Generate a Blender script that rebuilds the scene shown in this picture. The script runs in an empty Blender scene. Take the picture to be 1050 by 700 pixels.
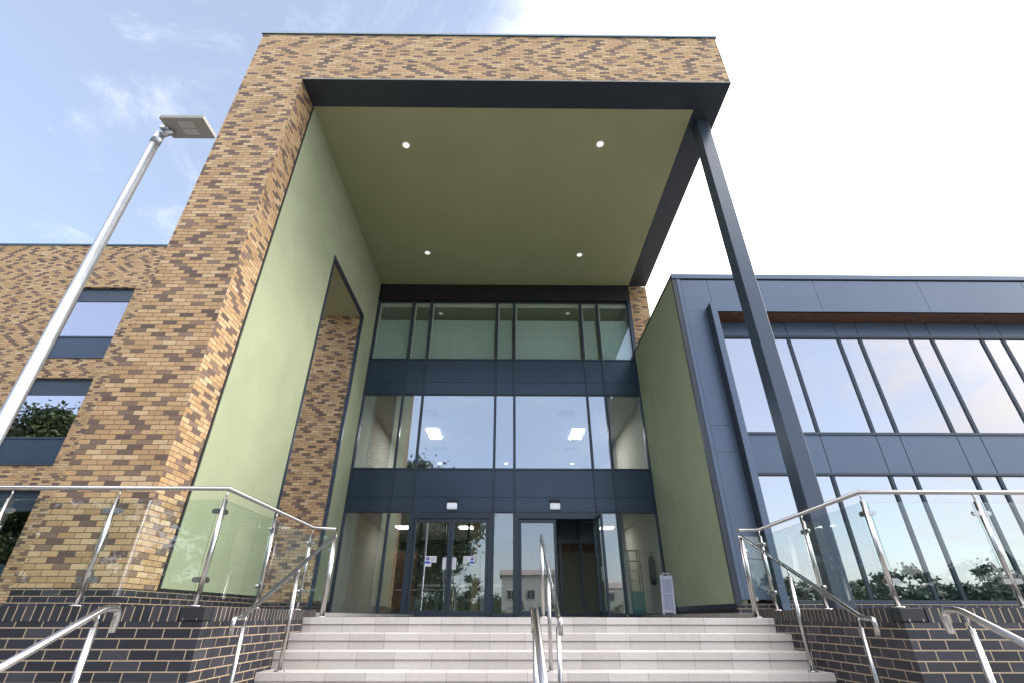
import bpy, bmesh, math, random
from mathutils import Vector, Matrix
random.seed(7)
PI = math.pi
scene = bpy.context.scene
COL = scene.collection

# ------------------------------------------------------------------ helpers
class MB:
    """collects faces in world metres, links them as one mesh object"""
    def __init__(s): s.v=[]; s.f=[]; s.sm=[]; s.uv={}
    def quad(s,a,b,c,d,smooth=False):
        n=len(s.v); s.v+= [tuple(a),tuple(b),tuple(c),tuple(d)]; s.f.append((n,n+1,n+2,n+3)); s.sm.append(smooth)
    def poly(s,pts):
        n=len(s.v); s.v+=[tuple(p) for p in pts]; s.f.append(tuple(range(n,n+len(pts)))); s.sm.append(False)
    def box(s,x0,x1,y0,y1,z0,z1):
        n=len(s.v)
        s.v+=[(x0,y0,z0),(x1,y0,z0),(x1,y1,z0),(x0,y1,z0),(x0,y0,z1),(x1,y0,z1),(x1,y1,z1),(x0,y1,z1)]
        for f in ((0,3,2,1),(4,5,6,7),(0,1,5,4),(1,2,6,5),(2,3,7,6),(3,0,4,7)):
            s.f.append(tuple(n+i for i in f)); s.sm.append(False)
        return s
    def bbox(s,x0,x1,y0,y1,z0,z1,b=0.006):
        """box with chamfered edges"""
        bm=bmesh.new(); bmesh.ops.create_cube(bm,size=1)
        for v in bm.verts:
            v.co=((x0+x1)/2+v.co.x*(x1-x0),(y0+y1)/2+v.co.y*(y1-y0),(z0+z1)/2+v.co.z*(z1-z0))
        bmesh.ops.bevel(bm,geom=bm.edges[:],offset=b,segments=2,affect='EDGES',profile=.5)
        s.add_bm(bm); bm.free(); return s
    def add_bm(s,bm,smooth=False):
        bm.verts.index_update(); n=len(s.v)
        s.v+=[tuple(v.co) for v in bm.verts]
        for f in bm.faces: s.f.append(tuple(n+v.index for v in f.verts)); s.sm.append(smooth)
    def extrude_x(s,pts,x0,x1):
        """polygon of (y,z), counter-clockwise seen from +x, extruded along x"""
        s.poly([(x1,y,z) for y,z in pts]); s.poly([(x0,y,z) for y,z in reversed(pts)])
        k=len(pts)
        for i in range(k):
            a=pts[i]; b=pts[(i+1)%k]
            s.quad((x0,a[0],a[1]),(x0,b[0],b[1]),(x1,b[0],b[1]),(x1,a[0],a[1]))
        return s
    def tube(s,path,r,seg=14,caps=True):
        pts=[Vector(p) for p in path]; rad=r if isinstance(r,(list,tuple)) else [r]*len(pts)
        rings=[]; up=None
        for i,p in enumerate(pts):
            if i==0: t=(pts[1]-p).normalized()
            elif i==len(pts)-1: t=(p-pts[i-1]).normalized()
            else:
                t=((p-pts[i-1]).normalized()+(pts[i+1]-p).normalized()).normalized()
            if up is None:
                up=Vector((0,0,1)) if abs(t.z)<.9 else Vector((1,0,0))
                a=t.cross(up).normalized()
            else: a=(a-t*a.dot(t)).normalized()
            b=t.cross(a)
            k=1.0
            if 0<i<len(pts)-1:
                c=(p-pts[i-1]).normalized().dot(t); k=1/max(c,.5)
            n=len(s.v); rings.append(n)
            if 0<i<len(pts)-1 and k>1.001:
                m=((pts[i+1]-p).normalized()-(p-pts[i-1]).normalized()).normalized()
            else: m=None
            for j in range(seg):
                w=2*PI*j/seg; o=(a*math.cos(w)+b*math.sin(w))*rad[i]
                if m is not None: o=o+m*(o.dot(m))*(k-1)
                s.v.append(tuple(p+o))
        for i in range(len(rings)-1):
            for j in range(seg):
                s.f.append((rings[i]+j,rings[i]+(j+1)%seg,rings[i+1]+(j+1)%seg,rings[i+1]+j)); s.sm.append(True)
        if caps:
            s.f.append(tuple(rings[0]+j for j in reversed(range(seg)))); s.sm.append(False)
            s.f.append(tuple(rings[-1]+j for j in range(seg))); s.sm.append(False)
        return s
    def build(s,name,mat,parent=None):
        o0=Vector((0,0,0))
        if parent is not None:
            p=parent
            while p is not None: o0+=p.location; p=p.parent
        me=bpy.data.meshes.new(name)
        me.from_pydata([tuple(Vector(v)-o0) for v in s.v],[],s.f)
        me.polygons.foreach_set('use_smooth',s.sm)
        uv=me.uv_layers.new(name='UVMap')
        for p in me.polygons:
            n=p.normal; ax=(abs(n.x),abs(n.y),abs(n.z))
            for li in p.loop_indices:
                v=s.v[me.loops[li].vertex_index]
                if ax[1]>=ax[0] and ax[1]>=ax[2]: c=(v[0],v[2])
                elif ax[0]>=ax[2]: c=(v[1],v[2])
                else: c=(v[0],v[1])
                uv.data[li].uv=c
        me.materials.append(mat)
        o=bpy.data.objects.new(name,me); COL.objects.link(o)
        if parent is not None: o.parent=parent
        return o

def fillet(path,r,n=6):
    pts=[Vector(p) for p in path]; out=[pts[0]]
    for i in range(1,len(pts)-1):
        p=pts[i]; d0=(pts[i-1]-p); d1=(pts[i+1]-p)
        k=min(r,d0.length*.49,d1.length*.49)
        a=p+d0.normalized()*k; b=p+d1.normalized()*k
        for j in range(n+1):
            t=j/n; out.append(a*(1-t)**2+p*2*t*(1-t)+b*t*t)
    out.append(pts[-1]); return out
def thing(name,label,cat,loc=(0,0,0),group=None):
    o=bpy.data.objects.new(name,None); o.empty_display_size=.2; COL.objects.link(o); o.location=loc
    o['label']=label; o['category']=cat
    if group: o['group']=group
    return o
def tag(o,label,cat,group=None):
    o['label']=label; o['category']=cat
    if group: o['group']=group
    return o
def struct(o): o['kind']='structure'; return o
def copy_child(src,parent,dx=0,dy=0,dz=0):
    c=src.copy(); COL.objects.link(c); c.parent=parent
    c.location=Vector(src.location)+Vector((dx,dy,dz))
    for ch in src.children:
        g=ch.copy(); COL.objects.link(g); g.parent=c
    return c

# ------------------------------------------------------------------ materials
def new_mat(name):
    m=bpy.data.materials.new(name); m.use_nodes=True; nt=m.node_tree
    b=nt.nodes['Principled BSDF']; return m,nt,b
def N(nt,t,**k):
    n=nt.nodes.new(t)
    for a,v in k.items(): setattr(n,a,v)
    return n
def ramp(nt,stops,interp='LINEAR'):
    r=N(nt,'ShaderNodeValToRGB'); cr=r.color_ramp; cr.interpolation=interp
    while len(cr.elements)<len(stops): cr.elements.new(.5)
    for e,(p,c) in zip(cr.elements,stops):
        e.position=p; e.color=(*c,1) if len(c)==3 else c
    return r
def noise(nt,scale,detail=4,rough=.55,vec=None):
    n=N(nt,'ShaderNodeTexNoise'); n.inputs['Scale'].default_value=scale; n.inputs['Detail'].default_value=detail
    n.inputs['Roughness'].default_value=rough
    if vec is not None: nt.links.new(vec,n.inputs['Vector'])
    return n
def plain(name,col,rough=.5,metal=0,var=.12,scale=3,spec=.5,bump=0,bscale=200):
    m,nt,b=new_mat(name); L=nt.links.new
    tc=N(nt,'ShaderNodeTexCoord'); n=noise(nt,scale,5,.6,tc.outputs['Object'])
    r=ramp(nt,[(.25,tuple(c*(1-var) for c in col)),(.75,tuple(min(1,c*(1+var)) for c in col))])
    L(n.outputs[0],r.inputs[0]); L(r.outputs[0],b.inputs['Base Color'])
    b.inputs['Roughness'].default_value=rough; b.inputs['Metallic'].default_value=metal
    b.inputs['Specular IOR Level'].default_value=spec
    if bump:
        n2=noise(nt,bscale,3,.6,tc.outputs['Object']); bp=N(nt,'ShaderNodeBump'); bp.inputs['Strength'].default_value=bump
        bp.inputs['Distance'].default_value=.004; L(n2.outputs[0],bp.inputs['Height']); L(bp.outputs[0],b.inputs['Normal'])
    return m
def brick(name,stops,mortar,w=.225,h=.075,mort=.005,rough=.85,offset=.5,bump=.6,dirt=.12,grain=.6,shift=(0,0),darks=None):
    m,nt,b=new_mat(name); L=nt.links.new
    uv=N(nt,'ShaderNodeUVMap'); mp=N(nt,'ShaderNodeMapping'); mp.inputs['Location'].default_value=(shift[0],shift[1],0)
    L(uv.outputs[0],mp.inputs[0])
    t=N(nt,'ShaderNodeTexBrick'); t.offset=offset; t.offset_frequency=2; t.squash=1
    L(mp.outputs[0],t.inputs['Vector'])
    t.inputs['Color1'].default_value=(0,0,0,1); t.inputs['Color2'].default_value=(1,1,1,1); t.inputs['Mortar'].default_value=(0,0,0,1)
    for k,v in (('Scale',1),('Mortar Size',mort),('Mortar Smooth',.15),('Bias',0),('Brick Width',w),('Row Height',h)): t.inputs[k].default_value=v
    # every brick gets its own random tone from its course and position
    def mth(op,a,b=None):
        n=N(nt,'ShaderNodeMath',operation=op)
        for i,v in enumerate((a,b)):
            if v is None: continue
            if isinstance(v,(int,float)): n.inputs[i].default_value=v
            else: L(v,n.inputs[i])
        return n.outputs[0]
    sx=N(nt,'ShaderNodeSeparateXYZ'); L(mp.outputs[0],sx.inputs[0])
    row=mth('FLOOR',mth('DIVIDE',sx.outputs[1],h)); odd=mth('FLOORED_MODULO',row,2)
    num=mth('FLOOR',mth('ADD',mth('DIVIDE',sx.outputs[0],w),mth('MULTIPLY',mth('SUBTRACT',1,odd),offset)))
    def wn(a,b,seed):
        c=N(nt,'ShaderNodeCombineXYZ'); L(a,c.inputs[0]); L(b,c.inputs[1]); c.inputs[2].default_value=seed
        n=N(nt,'ShaderNodeTexWhiteNoise',noise_dimensions='3D'); L(c.outputs[0],n.inputs['Vector']); return n.outputs['Value']
    r=ramp(nt,stops,'LINEAR' if darks else 'CONSTANT'); L(wn(num,row,.37),r.inputs[0])
    if darks:
        # dark bricks: about one in every three along a course, so they scatter instead of clumping
        zero=mth('MULTIPLY',row,0); shf=mth('ADD',num,mth('FLOOR',mth('MULTIPLY',wn(zero,row,9.3),3)))
        trio=mth('FLOOR',mth('DIVIDE',shf,3)); jit=mth('FLOOR',mth('MULTIPLY',wn(trio,row,2.2),1.35))
        same=mth('LESS_THAN',mth('ABSOLUTE',mth('SUBTRACT',mth('FLOORED_MODULO',shf,3),jit)),.5)
        isd=mth('MULTIPLY',same,mth('LESS_THAN',wn(trio,row,8.7),darks[0]))
        rd=ramp(nt,darks[1],'LINEAR'); L(wn(num,row,5.3),rd.inputs[0])
        md=N(nt,'ShaderNodeMix',data_type='RGBA'); L(isd,md.inputs[0]); L(r.outputs[0],md.inputs[6]); L(rd.outputs[0],md.inputs[7])
        tone=md.outputs[2]
    else: tone=r.outputs[0]
    tc=N(nt,'ShaderNodeTexCoord')
    n=noise(nt,26,5,.65,tc.outputs['Object']); n3=noise(nt,.7,4,.6,tc.outputs['Object'])
    mul=N(nt,'ShaderNodeMath',operation='MULTIPLY_ADD'); mul.inputs[1].default_value=grain; mul.inputs[2].default_value=1-grain/2; L(n.outputs[0],mul.inputs[0])
    mu2=N(nt,'ShaderNodeMath',operation='MULTIPLY_ADD'); mu2.inputs[1].default_value=2*dirt; mu2.inputs[2].default_value=1-dirt; L(n3.outputs[0],mu2.inputs[0])
    mm=N(nt,'ShaderNodeMath',operation='MULTIPLY'); L(mul.outputs[0],mm.inputs[0]); L(mu2.outputs[0],mm.inputs[1])
    vm=N(nt,'ShaderNodeVectorMath',operation='SCALE'); L(tone,vm.inputs[0]); L(mm.outputs[0],vm.inputs['Scale'])
    mx=N(nt,'ShaderNodeMix',data_type='RGBA'); L(t.outputs['Fac'],mx.inputs[0]); L(vm.outputs[0],mx.inputs[6]); mx.inputs[7].default_value=(*mortar,1)
    L(mx.outputs[2],b.inputs['Base Color']); b.inputs['Roughness'].default_value=rough
    inv=N(nt,'ShaderNodeMath',operation='SUBTRACT'); inv.inputs[0].default_value=1; L(t.outputs['Fac'],inv.inputs[1])
    ad=N(nt,'ShaderNodeMath',operation='MULTIPLY_ADD'); ad.inputs[1].default_value=.35; L(n.outputs[0],ad.inputs[0]); L(inv.outputs[0],ad.inputs[2])
    bp=N(nt,'ShaderNodeBump'); bp.inputs['Strength'].default_value=bump; bp.inputs['Distance'].default_value=.006
    L(ad.outputs[0],bp.inputs['Height']); L(bp.outputs[0],b.inputs['Normal'])
    return m
def glass(name,r0,tint,glossrough=0.0,refl=(1,1,1)):
    m,nt,b=new_mat(name); L=nt.links.new; nt.nodes.remove(b); out=nt.nodes['Material Output']
    tr=N(nt,'ShaderNodeBsdfTransparent'); tr.inputs[0].default_value=(*tint,1)
    gl=N(nt,'ShaderNodeBsdfGlossy'); gl.inputs['Roughness'].default_value=glossrough; gl.inputs['Color'].default_value=(*refl,1)
    geo=N(nt,'ShaderNodeNewGeometry')
    tc=N(nt,'ShaderNodeTexCoord'); nz=noise(nt,.55,2,.4,tc.outputs['Object']); bp=N(nt,'ShaderNodeBump'); bp.inputs['Strength'].default_value=.02; bp.inputs['Distance'].default_value=.05
    L(nz.outputs[0],bp.inputs['Height']); L(bp.outputs[0],gl.inputs['Normal'])
    dt=N(nt,'ShaderNodeVectorMath',operation='DOT_PRODUCT'); L(geo.outputs['Incoming'],dt.inputs[0]); L(geo.outputs['Normal'],dt.inputs[1])
    ab=N(nt,'ShaderNodeMath',operation='ABSOLUTE'); L(dt.outputs['Value'],ab.inputs[0])
    om=N(nt,'ShaderNodeMath',operation='SUBTRACT'); om.inputs[0].default_value=1; L(ab.outputs[0],om.inputs[1])
    pw=N(nt,'ShaderNodeMath',operation='POWER'); L(om.outputs[0],pw.inputs[0]); pw.inputs[1].default_value=5
    ma=N(nt,'ShaderNodeMath',operation='MULTIPLY_ADD'); ma.inputs[1].default_value=1-r0; ma.inputs[2].default_value=r0; L(pw.outputs[0],ma.inputs[0])
    mx=N(nt,'ShaderNodeMixShader'); L(ma.outputs[0],mx.inputs[0]); L(tr.outputs[0],mx.inputs[1]); L(gl.outputs[0],mx.inputs[2]); L(mx.outputs[0],out.inputs[0])
    return m
def emit(name,col,s):
    m,nt,b=new_mat(name); b.inputs['Base Color'].default_value=(.8,.8,.8,1); b.inputs['Emission Color'].default_value=(*col,1); b.inputs['Emission Strength'].default_value=s
    return m

BUFF=[(0,(.33,.205,.100)),(.25,(.385,.248,.125)),(.5,(.435,.298,.160)),(.72,(.405,.248,.118)),(.86,(.46,.320,.178)),(1,(.50,.365,.215))]
DARKS=(.84,[(0,(.095,.062,.050)),(.6,(.145,.097,.073)),(1,(.210,.138,.096))])
M={}
M['buff']=brick('buff_brick',BUFF,(.115,.078,.052),mort=.0055,darks=DARKS)
M['blue_brick']=brick('blue_engineering_brick',[(0,(.010,.011,.018)),(.35,(.015,.016,.025)),(.7,(.020,.021,.032)),(.9,(.034,.034,.044))],(.34,.255,.17),mort=.005,rough=.5,dirt=.2)
M['blue_coping']=brick('blue_coping_brick',[(0,(.012,.013,.02)),(.4,(.018,.019,.028)),(.8,(.032,.030,.038))],(.34,.255,.17),w=.075,h=.6,mort=.005,rough=.5,shift=(0,.35))
M['render']=plain('green_render',(.308,.340,.225),rough=.9,var=.07,scale=1.3,spec=.2,bump=.35,bscale=260)
M['soffit']=plain('green_soffit',(.300,.300,.175),rough=.9,var=.05,scale=.8,spec=.2)
M['dark']=plain('dark_powder_coat',(.021,.028,.040),rough=.38,var=.06,scale=1.2)
M['clad']=plain('blue_grey_cladding',(.085,.115,.170),rough=.33,metal=.25,var=.06,scale=.8)
M['coping']=plain('fringed_coping_paint',(.020,.085,.150),rough=.35,var=.05)  # grey coping with the blue lens fringe put into its colour
M['column']=plain('column_paint',(.045,.060,.088),rough=.30,metal=.15,var=.05)
M['frame']=plain('window_frame_paint',(.024,.038,.060),rough=.33,var=.05,scale=2)
M['spandrel']=plain('spandrel_paint',(.033,.054,.088),rough=.30,metal=.2,var=.07,scale=1.0)
M['gap']=plain('black_shadow_gap',(.006,.007,.009),rough=.7)
M['steel']=plain('brushed_steel',(.43,.415,.41),rough=.27,metal=1,var=.06,scale=40)
M['galv']=plain('galvanised_steel',(.40,.42,.45),rough=.36,metal=.9,var=.12,scale=9)
M['lamp_body']=plain('grey_lamp_body',(.22,.215,.20),rough=.55,var=.05)
M['lamp_led']=plain('lamp_led_lens',(.42,.41,.39),rough=.35,var=.3,scale=60)
M['timber']=plain('timber_soffit',(.10,.048,.030),rough=.6,var=.45,scale=5)
M['white']=plain('white_paint',(.72,.72,.70),rough=.6,var=.03)
M['plaster']=plain('interior_plaster',(.74,.70,.63),rough=.8,var=.04)
M['ceil']=plain('interior_ceiling',(.78,.78,.76),rough=.85,var=.03)
M['floor_in']=plain('interior_floor',(.34,.33,.31),rough=.5,var=.1)
M['brown_in']=plain('brown_joinery',(.12,.062,.035),rough=.5,var=.3)
M['charcoal']=plain('charcoal_plastic',(.012,.013,.016),rough=.5)
M['cream']=plain('cream_yellow_paint',(.72,.56,.28),rough=.6,var=.03)
M['back_wall']=plain('grey_green_wall',(.24,.28,.24),rough=.8,var=.05)
M['teal']=plain('teal_laminate',(.10,.34,.38),rough=.4,var=.04)
M['board']=plain('pale_blue_plastic',(.60,.61,.72),rough=.45,var=.06,scale=5)
M['board2']=plain('pale_blue_plastic_panel',(.45,.46,.60),rough=.45,var=.15,scale=9)
M['paper']=plain('white_paper',(.75,.74,.78),rough=.7,var=.03)
M['sign_blue']=plain('sign_blue_ink',(.015,.02,.42),rough=.6)
M['sign_blue2']=plain('sign_light_blue_ink',(.02,.13,.55),rough=.6)
M['grey_ink']=plain('grey_ink',(.30,.30,.34),rough=.7)
M['blind']=plain('teal_roller_blind',(.50,.57,.56),rough=.85,var=.04)
M['asphalt']=plain('asphalt',(.10,.10,.10),rough=.9,var=.25,scale=2,bump=.4,bscale=120)
M['grass']=plain('grass',(.05,.085,.02),rough=.95,var=.35,scale=.6)
M['roofing']=plain('grey_roofing',(.16,.16,.16),rough=.9)
M['bark']=plain('bark',(.09,.065,.045),rough=.95,var=.35,scale=6,bump=.6,bscale=30)
M['leaf']=plain('leaf_green',(.045,.075,.018),rough=.6,var=.5,scale=.9)
M['leaf2']=plain('leaf_dark_green',(.030,.052,.020),rough=.65,var=.5,scale=.7)
M['hazy_leaf']=plain('painted_haze_leaf',(.060,.105,.075),rough=.7,var=.35,scale=.3)  # distance haze put into the leaf colour as a paler blue green
M['house_wall']=plain('pale_house_wall',(.62,.60,.58),rough=.85,var=.04)
M['house_roof']=plain('pinkish_tiled_roof',(.34,.28,.27),rough=.85,var=.15,scale=4)
M['panel_light']=emit('ceiling_panel_glow',(1,.98,.95),26)
M['panel_dim']=emit('lobby_panel_glow',(1,.98,.95),4.5)
M['spot']=emit('spot_glow',(1,.97,.92),3)
M['downlight']=emit('downlight_glow',(1,.95,.88),.38)
M['bulk']=emit('bulkhead_lens',(.9,.95,1),.12)
M['bulk'].node_tree.nodes['Principled BSDF'].inputs['Base Color'].default_value=(.62,.68,.75,1)
M['glass_main']=glass('curtain_wall_glass',.37,(.72,.79,.78),refl=(.84,.91,1))
M['glass_ground']=glass('ground_floor_glass',.22,(.80,.86,.82),refl=(.90,.96,1))
M['glass_top']=glass('top_floor_glass',.22,(.78,.88,.84),refl=(.85,.95,.97))
M['glass_wing']=glass('wing_window_glass',.46,(.24,.28,.31),refl=(1,.975,1))
M['glass_left']=glass('left_wing_glass',.45,(.30,.36,.36),refl=(.88,.88,1))
M['glass_rail']=glass('balustrade_glass',.085,(.86,.93,.905))
M['dots']=plain('frosted_dot',(.6,.62,.64),rough=.7)
# stone steps: pale concrete units with thin dark joints
def stone(name,shift=(0,0),h=5.0):
    m=brick(name,[(0,(.42,.388,.366)),(.25,(.46,.427,.404)),(.5,(.44,.408,.385)),(.75,(.48,.447,.424))],(.24,.215,.195),w=.405,h=h,mort=.0028,rough=.8,offset=0,bump=.2,dirt=.13,shift=shift,grain=.3)
    return m
M['stone_a']=stone('stone_riser_units',(0,2.0)); M['stone_b']=stone('stone_riser_units_staggered',(.2,2.0))
M['paving']=brick('paving_slabs',[(0,(.21,.205,.20)),(.5,(.25,.24,.235))],(.09,.085,.08),w=.6,h=.4,mort=.004,rough=.85,bump=.25)

# ------------------------------------------------------------------ key dimensions (metres, camera at the origin of x,y)
YF=6.9; YR=7.60; YC=15.05; XL=-6.24; XI=-4.87; XR=5.20; XG=4.55; ZS=10.98; ZT=12.79; ZP=.32
YW=10.61; XW=4.43; ZW=8.12
LX=-2.52; RX=3.31; YWALL=4.65; TZ=.08
R_,G_=.16,.34

# ------------------------------------------------------------------ ground, steps, terraces (setting)
g=MB(); g.quad((-400,-400,-1.62),(400,-400,-1.62),(400,400,-1.62),(-400,400,-1.62)); struct(g.build('ground',M['grass']))
g=MB(); g.quad((-30,-26,-1.612),(30,-26,-1.612),(30,1.9,-1.612),(-30,1.9,-1.612)); struct(g.build('forecourt',M['paving']))
g=MB(); g.quad((-90,-38,-1.608),(90,-38,-1.608),(90,-30,-1.608),(-90,-30,-1.608)); struct(g.build('road',M['asphalt']))
st=bpy.data.objects.new('steps',None); COL.objects.link(st); st['kind']='structure'
def step(x0,x1,yn,yb,z,k,parent):
    """one tread unit: nosing course over a set-back riser course"""
    m=M['stone_a'] if k%2==0 else M['stone_b']
    a=MB(); a.bbox(x0,x1,yn,yb,z-.074,z,.004); o=a.build('tread',m,parent); o['kind']='structure'
    a=MB(); a.box(x0,x1,yn+.014,yb,z-R_,z-.078); o=a.build('riser',m,parent); o['kind']='structure'
for k in range(6):
    step(LX+.002,RX-.002,YF-G_*k,YF-G_*k+G_+.05,-R_*k,k,st)
g=MB(); g.box(LX+.002,RX-.002,YF+.395,YC+.03,-.3,-.001); struct(g.build('landing',M['paving']))
g=MB(); g.box(-14,14,3.75,YF-G_*5+.4,-1.3,-.961); struct(g.build('mid_landing',M['paving']))
for j in range(4):
    step(-14,14,3.4-G_*j,3.4-G_*j+G_+.05,-.96-R_*j,j,st)
g=MB(); g.box(-30,LX-.34,YWALL+.34,YC-.01,-.4,TZ-.02); struct(g.build('terrace',M['paving']))
g=MB(); g.box(LX-.34,LX-.002,YF+.45,YC-.01,-.4,TZ-.024); struct(g.build('terrace_edge',M['paving']))
g=MB(); g.box(RX+.34,30,YWALL+.34,YC-.01,-.4,TZ-.02); struct(g.build('terrace',M['paving']))
g=MB(); g.box(RX+.002,RX+.34,YF+.45,YW-.01,-.4,TZ-.024); struct(g.build('terrace_edge',M['paving']))

# ------------------------------------------------------------------ retaining walls
def retaining(xc,xe,label):
    s=-1 if xe<xc else 1                      # wall runs from the corner at xc outwards to xe
    t=thing('retaining_wall',label,'wall',(xc,YWALL,-.96))
    th=.33; ct=.108
    a=MB(); a.box(min(xc,xe),max(xc,xe),YWALL,YWALL+th,-.96,TZ-ct)
    a.box(min(xc,xc+s*th),max(xc,xc+s*th),YWALL+th,YF+.44,-.96,TZ-ct); a.build('brick_face',M['blue_brick'],t)
    a=MB(); c=.215
    a.box(min(xc+s*c,xe),max(xc+s*c,xe),YWALL-.003,YWALL+th,TZ-ct,TZ)
    a.box(min(xc-s*.003,xc+s*th),max(xc-s*.003,xc+s*th),YWALL+th,YF+.44,TZ-ct,TZ)
    a.box(min(xc-s*.003,xc+s*c),max(xc-s*.003,xc+s*c),YWALL+.12,YWALL+th,TZ-ct,TZ)
    a.build('brick_coping',M['blue_coping'],t)
    a=MB(); a.bbox(min(xc-s*.004,xc+s*(c-.012)),max(xc-s*.004,xc+s*(c-.012)),YWALL-.004,YWALL+.11,TZ-ct+.006,TZ,.006)
    a.build('corner_stop',M['charcoal'],t)
    a=MB()
    for q in (.05,.165): a.box(xc+s*q-.006,xc+s*q+.006,YWALL-.009,YWALL-.003,TZ-ct+.006,TZ-ct+.028)
    a.build('corner_stop_tie',M['steel'],t)
    return t
retaining(LX,-14,'dark blue brick retaining wall left of the steps below the tall brick pier')
retaining(RX,14,'dark blue brick retaining wall right of the steps below the glazed wing')

# ------------------------------------------------------------------ entrance portico: pier wall, beam, roof, column
po=thing('entrance_portico','tall buff brick portico with olive green soffit and one dark column over the steps','portico',(XL,YF,0))
n0,n1,nz=10.65,13.62,8.64
poly=[(YF,ZP),(n0,ZP),(n0,nz),(n1,nz),(n1,ZP),(YC,ZP),(YC,ZT),(YF,ZT)]
a=MB(); a.extrude_x(poly,XL,XI); a.build('brick_pier',M['buff'],po)
for ya,yb_ in ((YF,n0),(n1,YC)):
    a=MB(); a.extrude_x([(ya,-.3),(yb_,-.3),(yb_,ZP),(ya,ZP)],XL-.004,XI+.004); a.build('plinth',M['blue_brick'],po)
gp=[(YR+.05,ZP+.03),(n0-.07,ZP+.03),(n0-.07,nz+.07),(n1+.07,nz+.07),(n1+.07,ZP+.03),(YC-.05,ZP+.03),(YC-.05,ZS-.03),(YR+.05,ZS-.03)]
a=MB(); a.extrude_x(gp,XI+.001,XI+.022); a.build('green_render_panel',M['render'],po)
a=MB()  # black joint beside the brick return, frame round the passage
a.box(XI+.001,XI+.012,YR,YR+.048,ZP,ZS-.03)
a.box(XI+.001,XI+.014,YR+.05,n0-.07,ZP,ZP+.028)
a.build('shadow_gap',M['gap'],po)
a=MB()
a.box(XI-.05,XI+.045,n0-.068,n0+.004,ZP-.3,nz+.068); a.box(XI-.05,XI+.045,n1-.004,n1+.068,ZP-.3,nz+.068); a.box(XI-.05,XI+.045,n0+.006,n1-.006,nz-.004,nz+.068)
a.build('passage_frame',M['frame'],po)
a=MB(); a.box(XL+.01,XI-.055,n0+.01,n1-.01,nz-.02,nz-.004); a.build('passage_soffit',M['soffit'],po)
a=MB(); a.box(XI+.0005,XR,YF,YF+.42,ZS,ZT); a.box(XR-.22,XR,YF+.421,YC,ZS,ZT); a.build('brick_beam',M['buff'],po)
a=MB(); a.box(XI+.001,XR-.23,YF+.43,YC,ZS+.05,ZT-.25); a.build('roof_slab',M['roofing'],po)
a=MB(); a.box(XI+.003,XR+.006,YF-.006,YR,ZS-.045,ZS-.002); a.box(XG,XR+.006,YR+.001,YC-.02,ZS-.045,ZS-.002); a.build('dark_soffit_band',M['dark'],po)
a=MB(); a.box(XI+.024,XG-.004,YR+.003,YC-.02,ZS-.040,ZS-.002); a.build('soffit',M['soffit'],po)
a=MB(); a.bbox(XL-.035,XR+.035,YF-.035,YC,ZT,ZT+.075,.006); a.build('coping',M['coping'],po)
cx0,cx1,cy0,cy1=4.715,5.005,7.88,8.20
a=MB(); a.bbox(cx0,cx1,cy0,cy1,TZ-.03,ZS-.046,.01); col=a.build('column',M['column'],po)
a=MB(); a.bbox(cx0-.05,cx1+.05,cy0-.05,cy1+.05,TZ-.02,TZ+.012,.004); a.build('base_plate',M['column'],col)
a=MB(); a.tube([(5.13,8.45,ZS-.14),(5.13,8.45,ZS-.046)],.045,12); a.tube([(5.13,8.45,ZS-.19),(5.13,8.45,ZS-.14)],.02,10); a.build('rainwater_outlet',M['white'],po)

# soffit downlights
dls=[(-2.77,8.71,'near left one over the top step'),(2.40,8.63,'near right one beside the column'),(-2.83,13.12,'rear left one close to the glazed front'),(2.44,13.18,'rear right one close to the glazed front')]
dl0=None
for x,y,w in dls:
    lb='round white downlight in the olive soffit, '+w
    if dl0 is None:
        dl0=thing('downlight',lb,'downlight',(x,y,ZS-.042),'downlights in the portico soffit')
        a=MB(); a.tube([(x,y,ZS-.048),(x,y,ZS-.040)],.085,24); a.build('lens',M['downlight'],dl0)
        a=MB(); 
        for j in range(24):
            w0,w1=2*PI*j/24,2*PI*(j+1)/24
            c=lambda r,t,z:(x+r*math.cos(t),y+r*math.sin(t),z)
            a.quad(c(.086,w0,ZS-.052),c(.115,w0,ZS-.046),c(.115,w1,ZS-.046),c(.086,w1,ZS-.052)); a.quad(c(.115,w0,ZS-.046),c(.115,w0,ZS-.041),c(.115,w1,ZS-.041),c(.115,w1,ZS-.046))
        a.build('trim_ring',M['white'],dl0)
    else:
        d=dl0.copy(); COL.objects.link(d); d.location=(x,y,ZS-.042); d['label']=lb
        for ch in dl0.children: c=ch.copy(); COL.objects.link(c); c.parent=d

# ------------------------------------------------------------------ main building: curtain wall, left brick wing
mb=thing('school_building','three storey buff brick building with full height dark glazed entrance','building',(0,YC,0))
MX=[-4.93,-3.53,-2.87,-.44,.195,2.64,3.26,4.55]
ROWS=[(0,2.72),(3.98,6.49),(7.79,10.21)]
yf0,yf1=YC-.055,YC+.07
a=MB()
for x in MX[1:-1]: a.bbox(x-.027,x+.027,yf0,yf1,2.73,10.23,.004)
for i in (1,3,4,6-1,6): pass
for x in (MX[1],MX[2],MX[3],MX[4],MX[5],MX[6]): a.bbox(x-.03,x+.03,yf0+.001,yf1,0.06,2.70,.004)
a.bbox(MX[0]-.0,MX[0]+.13,yf0-.03,yf1,0,10.23,.004); a.bbox(MX[7]-.16,MX[7]-.03,yf0-.03,yf1,0,10.23,.004)
for z in (3.98,6.49,7.79,3.14,6.94):
    for i in range(7):
        x0=MX[i]+(.13 if i==0 else .027); x1=MX[i+1]-(.16 if i==6 else .027)
        hh=.022 if z not in (3.14,6.94) else .012
        a.bbox(x0,x1,yf0+.008+(.02 if hh<.02 else 0),yf1,z-hh,z+hh,.003)
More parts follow.
